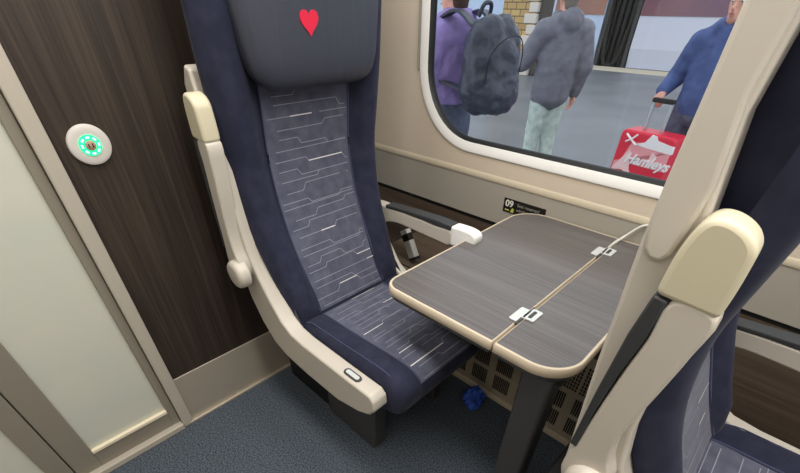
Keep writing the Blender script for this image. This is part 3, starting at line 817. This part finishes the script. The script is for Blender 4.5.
r = empty('suitcase', (-1.04, 4.12, ZP), math.radians(-10)); tag(r, 'red wheeled suitcase with white script lettering and pink graphic outside the window', 'suitcase')
W2, HS, DS = .235, .76, .22
b = nb(); prism(b, rrect(-W2, W2, .05, HS, .045, 8), 0, DS, axis='y'); body = obj('case', b, M['red'], r, smooth=40, bevel=.02, seg=4)
b = nb(); prism(b, [(-W2+.02, .50), (W2-.004, .50), (W2-.004, .66), (-.10, .68), (-.12, .64), (-W2+.05, .42), (-W2+.02, .40)], -.004, .006, axis='y'); obj('graphic', b, M['pink'], body, smooth=0)
b = nb(); prism(b, [(-.09, .66), (.0, .69), (.04, .755), (.08, .75), (.10, .72), (W2, .70), (W2+.004, .64), (.14, .645), (.02, .65)], -.006, .03, axis='y'); obj('label_flap', b, M['case_white'], body, smooth=0)
b = nb(); prism(b, [(-W2+.015, .43), (-.10, .62), (-.06, .46), (-.02, .40), (-.12, .44)], -.0055, .0, axis='y'); prism(b, [(.09, .63), (.14, .60), (.11, .52), (.07, .50)], -.0055, 0, axis='y'); obj('graphic', b, mat('lighter_pink', srgb(246, 205, 205), .5), body, smooth=0)
text('lettering', 'Hamleys', .112, M['case_white'], body, Matrix.Translation((-.125, -.007, .51)) @ Matrix.Rotation(math.radians(0), 4, 'Y') @ Matrix.Rotation(PI/2, 4, 'X'), .003, shear=.35, offset=.003)
b = nb(); tube(b, catmull([(-.17, -.02, .73), (-.12, -.03, .70), (-.06, -.03, .66)], 5), .008, 6); tube(b, catmull([(-.16, -.02, .67), (-.11, -.03, .70), (-.07, -.03, .74)], 5), .008, 6); obj('ribbon', b, M['case_white'], body, smooth=60)
for s in (-1, 1):
    b = nb(); tube(b, [(s*.075-.03, .13, HS-.02), (s*.075-.03, .13, HS+.215)], .013, 10); obj('handle_tube', b, M['alu'], r, smooth=50)
b = nb(); prism(b, rrect(-.125, .06, HS+.205, HS+.24, .012, 5), .112, .148, axis='y'); obj('grip', b, M['gasket'], r, smooth=40, bevel=.006)
for sx in (-1, 1):
    for yy in (.05, .17):
        b = nb(); lathe(b, [(0, -.014), (.026, -.014), (.028, -.008), (.028, .008), (.026, .014), (0, .014)], 20, M4=Matrix.Translation((sx*.16, yy, .028)) @ Matrix.Rotation(PI/2, 4, 'Y')); obj('wheel', b, M['black'], r, smooth=40)

# platform
pf = obj('platform', boxbm(-40, 30, 1.85, 16.4, ZP-.3, ZP), M['tarmac'], None, smooth=0); structure(pf, 'grey station platform outside the window', 'platform')
structure(obj('platform_edge', boxbm(-40, 30, 16.4, 17.75, ZP-.3, ZP+.004), M['edge_stone'], None, smooth=0), 'pale stone edge of the platform', 'platform')
structure(obj('track_bed', boxbm(-40, 30, 17.75, 24, ZP-1.3, ZP-1.1), M['brick_dark'], None, smooth=0), 'dark track bed beside the far train', 'ground')

def carriage(x0, x1, label, lilac):
    y0, y1 = 18.0, 20.8; cx = (x0+x1)/2
    r = empty('railway_carriage', (cx, 19.4, ZP-1.1)); tag(r, label, 'carriage', 'carriages of the train across the platform')
    zb = ZP-1.1
    poly = [(y0+.12, -.22), (y0, .35), (y0, 1.30), (y0+.02, 2.3), (y0+.35, 2.95), (y0+1.4, 3.2), (y1-.35, 2.95), (y1, 2.3), (y1, .35), (y1-.12, -.22)]
    b = nb(); prism(b, [(a-19.4, z-zb) for a, z in poly], x0-cx, x1-cx, axis='x'); obj('body', b, M['train_lilac' if lilac else 'train_white'], r, smooth=0, bevel=.03)
    b = nb(); box(b, (x1-cx-1.9 if lilac else x0-cx+.02), x1-cx-.02, y0-19.4-.02, y0-19.4+.03, 1.24-zb, 2.25-zb); obj('window_band', b, M['train_window'], r, smooth=0)
    b = nb(); box(b, x0-cx+.3, x1-cx-.3, y0-19.4+.3, y1-19.4-.3, -.9-zb, -.2-zb); obj('underframe', b, M['train_dark'], r, smooth=0)
    for bx in (x0+3, x1-3):
        for dx in (-1.1, 1.1):
            for yy in (-.75, .75):
                b = nb(); lathe(b, [(0, -.06), (.42, -.06), (.45, -.03), (.45, .06), (0, .06)], 24, M4=Matrix.Translation((bx-cx+dx, yy, .45)) @ Matrix.Rotation(PI/2, 4, 'X')); obj('wheel', b, M['train_dark'], r, smooth=40)
    return r
carriage(-26, -7.35, 'pale blue and white train carriage left of the dark gangway across the platform', True)
carriage(-6.15, 16, 'white train carriage with painted maroon window reflections, right of the dark gangway across the platform', False)
r = empty('gangway', (-6.75, 19.0, ZP-1.1)); tag(r, 'dark rubber gangway between the two carriages across the platform', 'gangway')
b = nb()
for k in range(6): box(b, -.6+k*.2, -.6+k*.2+.14, -.75, .9, .9, 3.9)
obj('bellows', b, M['train_dark'], r, smooth=0, bevel=.04)
b = nb(); tube(b, catmull([(-.45, -.85, 3.2), (-.4, -.9, 2.2), (-.25, -.95, 1.3), (0, -.98, 1.1), (.25, -.95, 1.4), (.35, -.9, 2.4), (.42, -.85, 3.2)], 6), .07, 8); obj('jumper_cable', b, M['grille'], r, smooth=60)
b = nb(); box(b, -.6, .6, -.6, .6, .35, .9); obj('coupler', b, M['train_dark'], r, smooth=0, bevel=.05)
for sx in (-1, 1):
    b = nb(); box(b, sx*.5-.07, sx*.5+.07, -.98, -.70, 1.0, 3.6); obj('gangway_frame', b, M['dark'], r, smooth=0, bevel=.03)

r = empty('brick_pillar', (-7.72, 13.2, ZP)); tag(r, 'buff brick pillar with pale corner blocks standing on the platform', 'pillar')
obj('shaft', boxbm(-.75, .35, 0, .9, 0, 5), M['brick'], r, smooth=0)
b = nb()
for k in range(20): box(b, .35-(.34 if k % 2 else .22), .40, -.03, .93, k*.25, k*.25+.22)
obj('corner_blocks', b, M['brick_white'], r, smooth=0, bevel=.015)
obj('downpipe', boxbm(.42, .62, .1, .5, 0, 5), M['brick_dark'], r, smooth=0, bevel=.03)

# ------------------------------------------------------------------ lights and world
def area(name, loc, sx, sy, energy, col, rot=(0, 0, 0)):
    l = bpy.data.lights.new(name, 'AREA'); l.shape = 'RECTANGLE'; l.size = sx; l.size_y = sy; l.energy = energy; l.color = col
    o = bpy.data.objects.new(name, l); o.location = loc; o.rotation_euler = rot; COL.objects.link(o); return o
area('ceiling_or_fill_lamp', (.1, .42, ZC-.03), 2.8, .35, 40, (1.0, .968, .92))
area('ceiling_or_fill_lamp', (.1, 1.05, ZC-.03), 2.6, .25, 16, (1.0, .968, .92))  # fill light added over the window side to brighten the wall
area('ceiling_or_fill_lamp', (-.1, -.6, ZC-.03), 2.8, .3, 16, (1.0, .968, .92))
wd = bpy.data.worlds.new('sky'); scene.world = wd; wd.use_nodes = True
bg = wd.node_tree.nodes['Background']; bg.inputs['Color'].default_value = (.93, .97, 1.0, 1); bg.inputs['Strength'].default_value = 1.5

vs_ = scene.view_settings
scene.display_settings.display_device = 'sRGB'
vs_.view_transform = 'Standard'; vs_.look = 'None'; vs_.exposure = 0.0; vs_.gamma = 1.0; vs_.use_curve_mapping = False
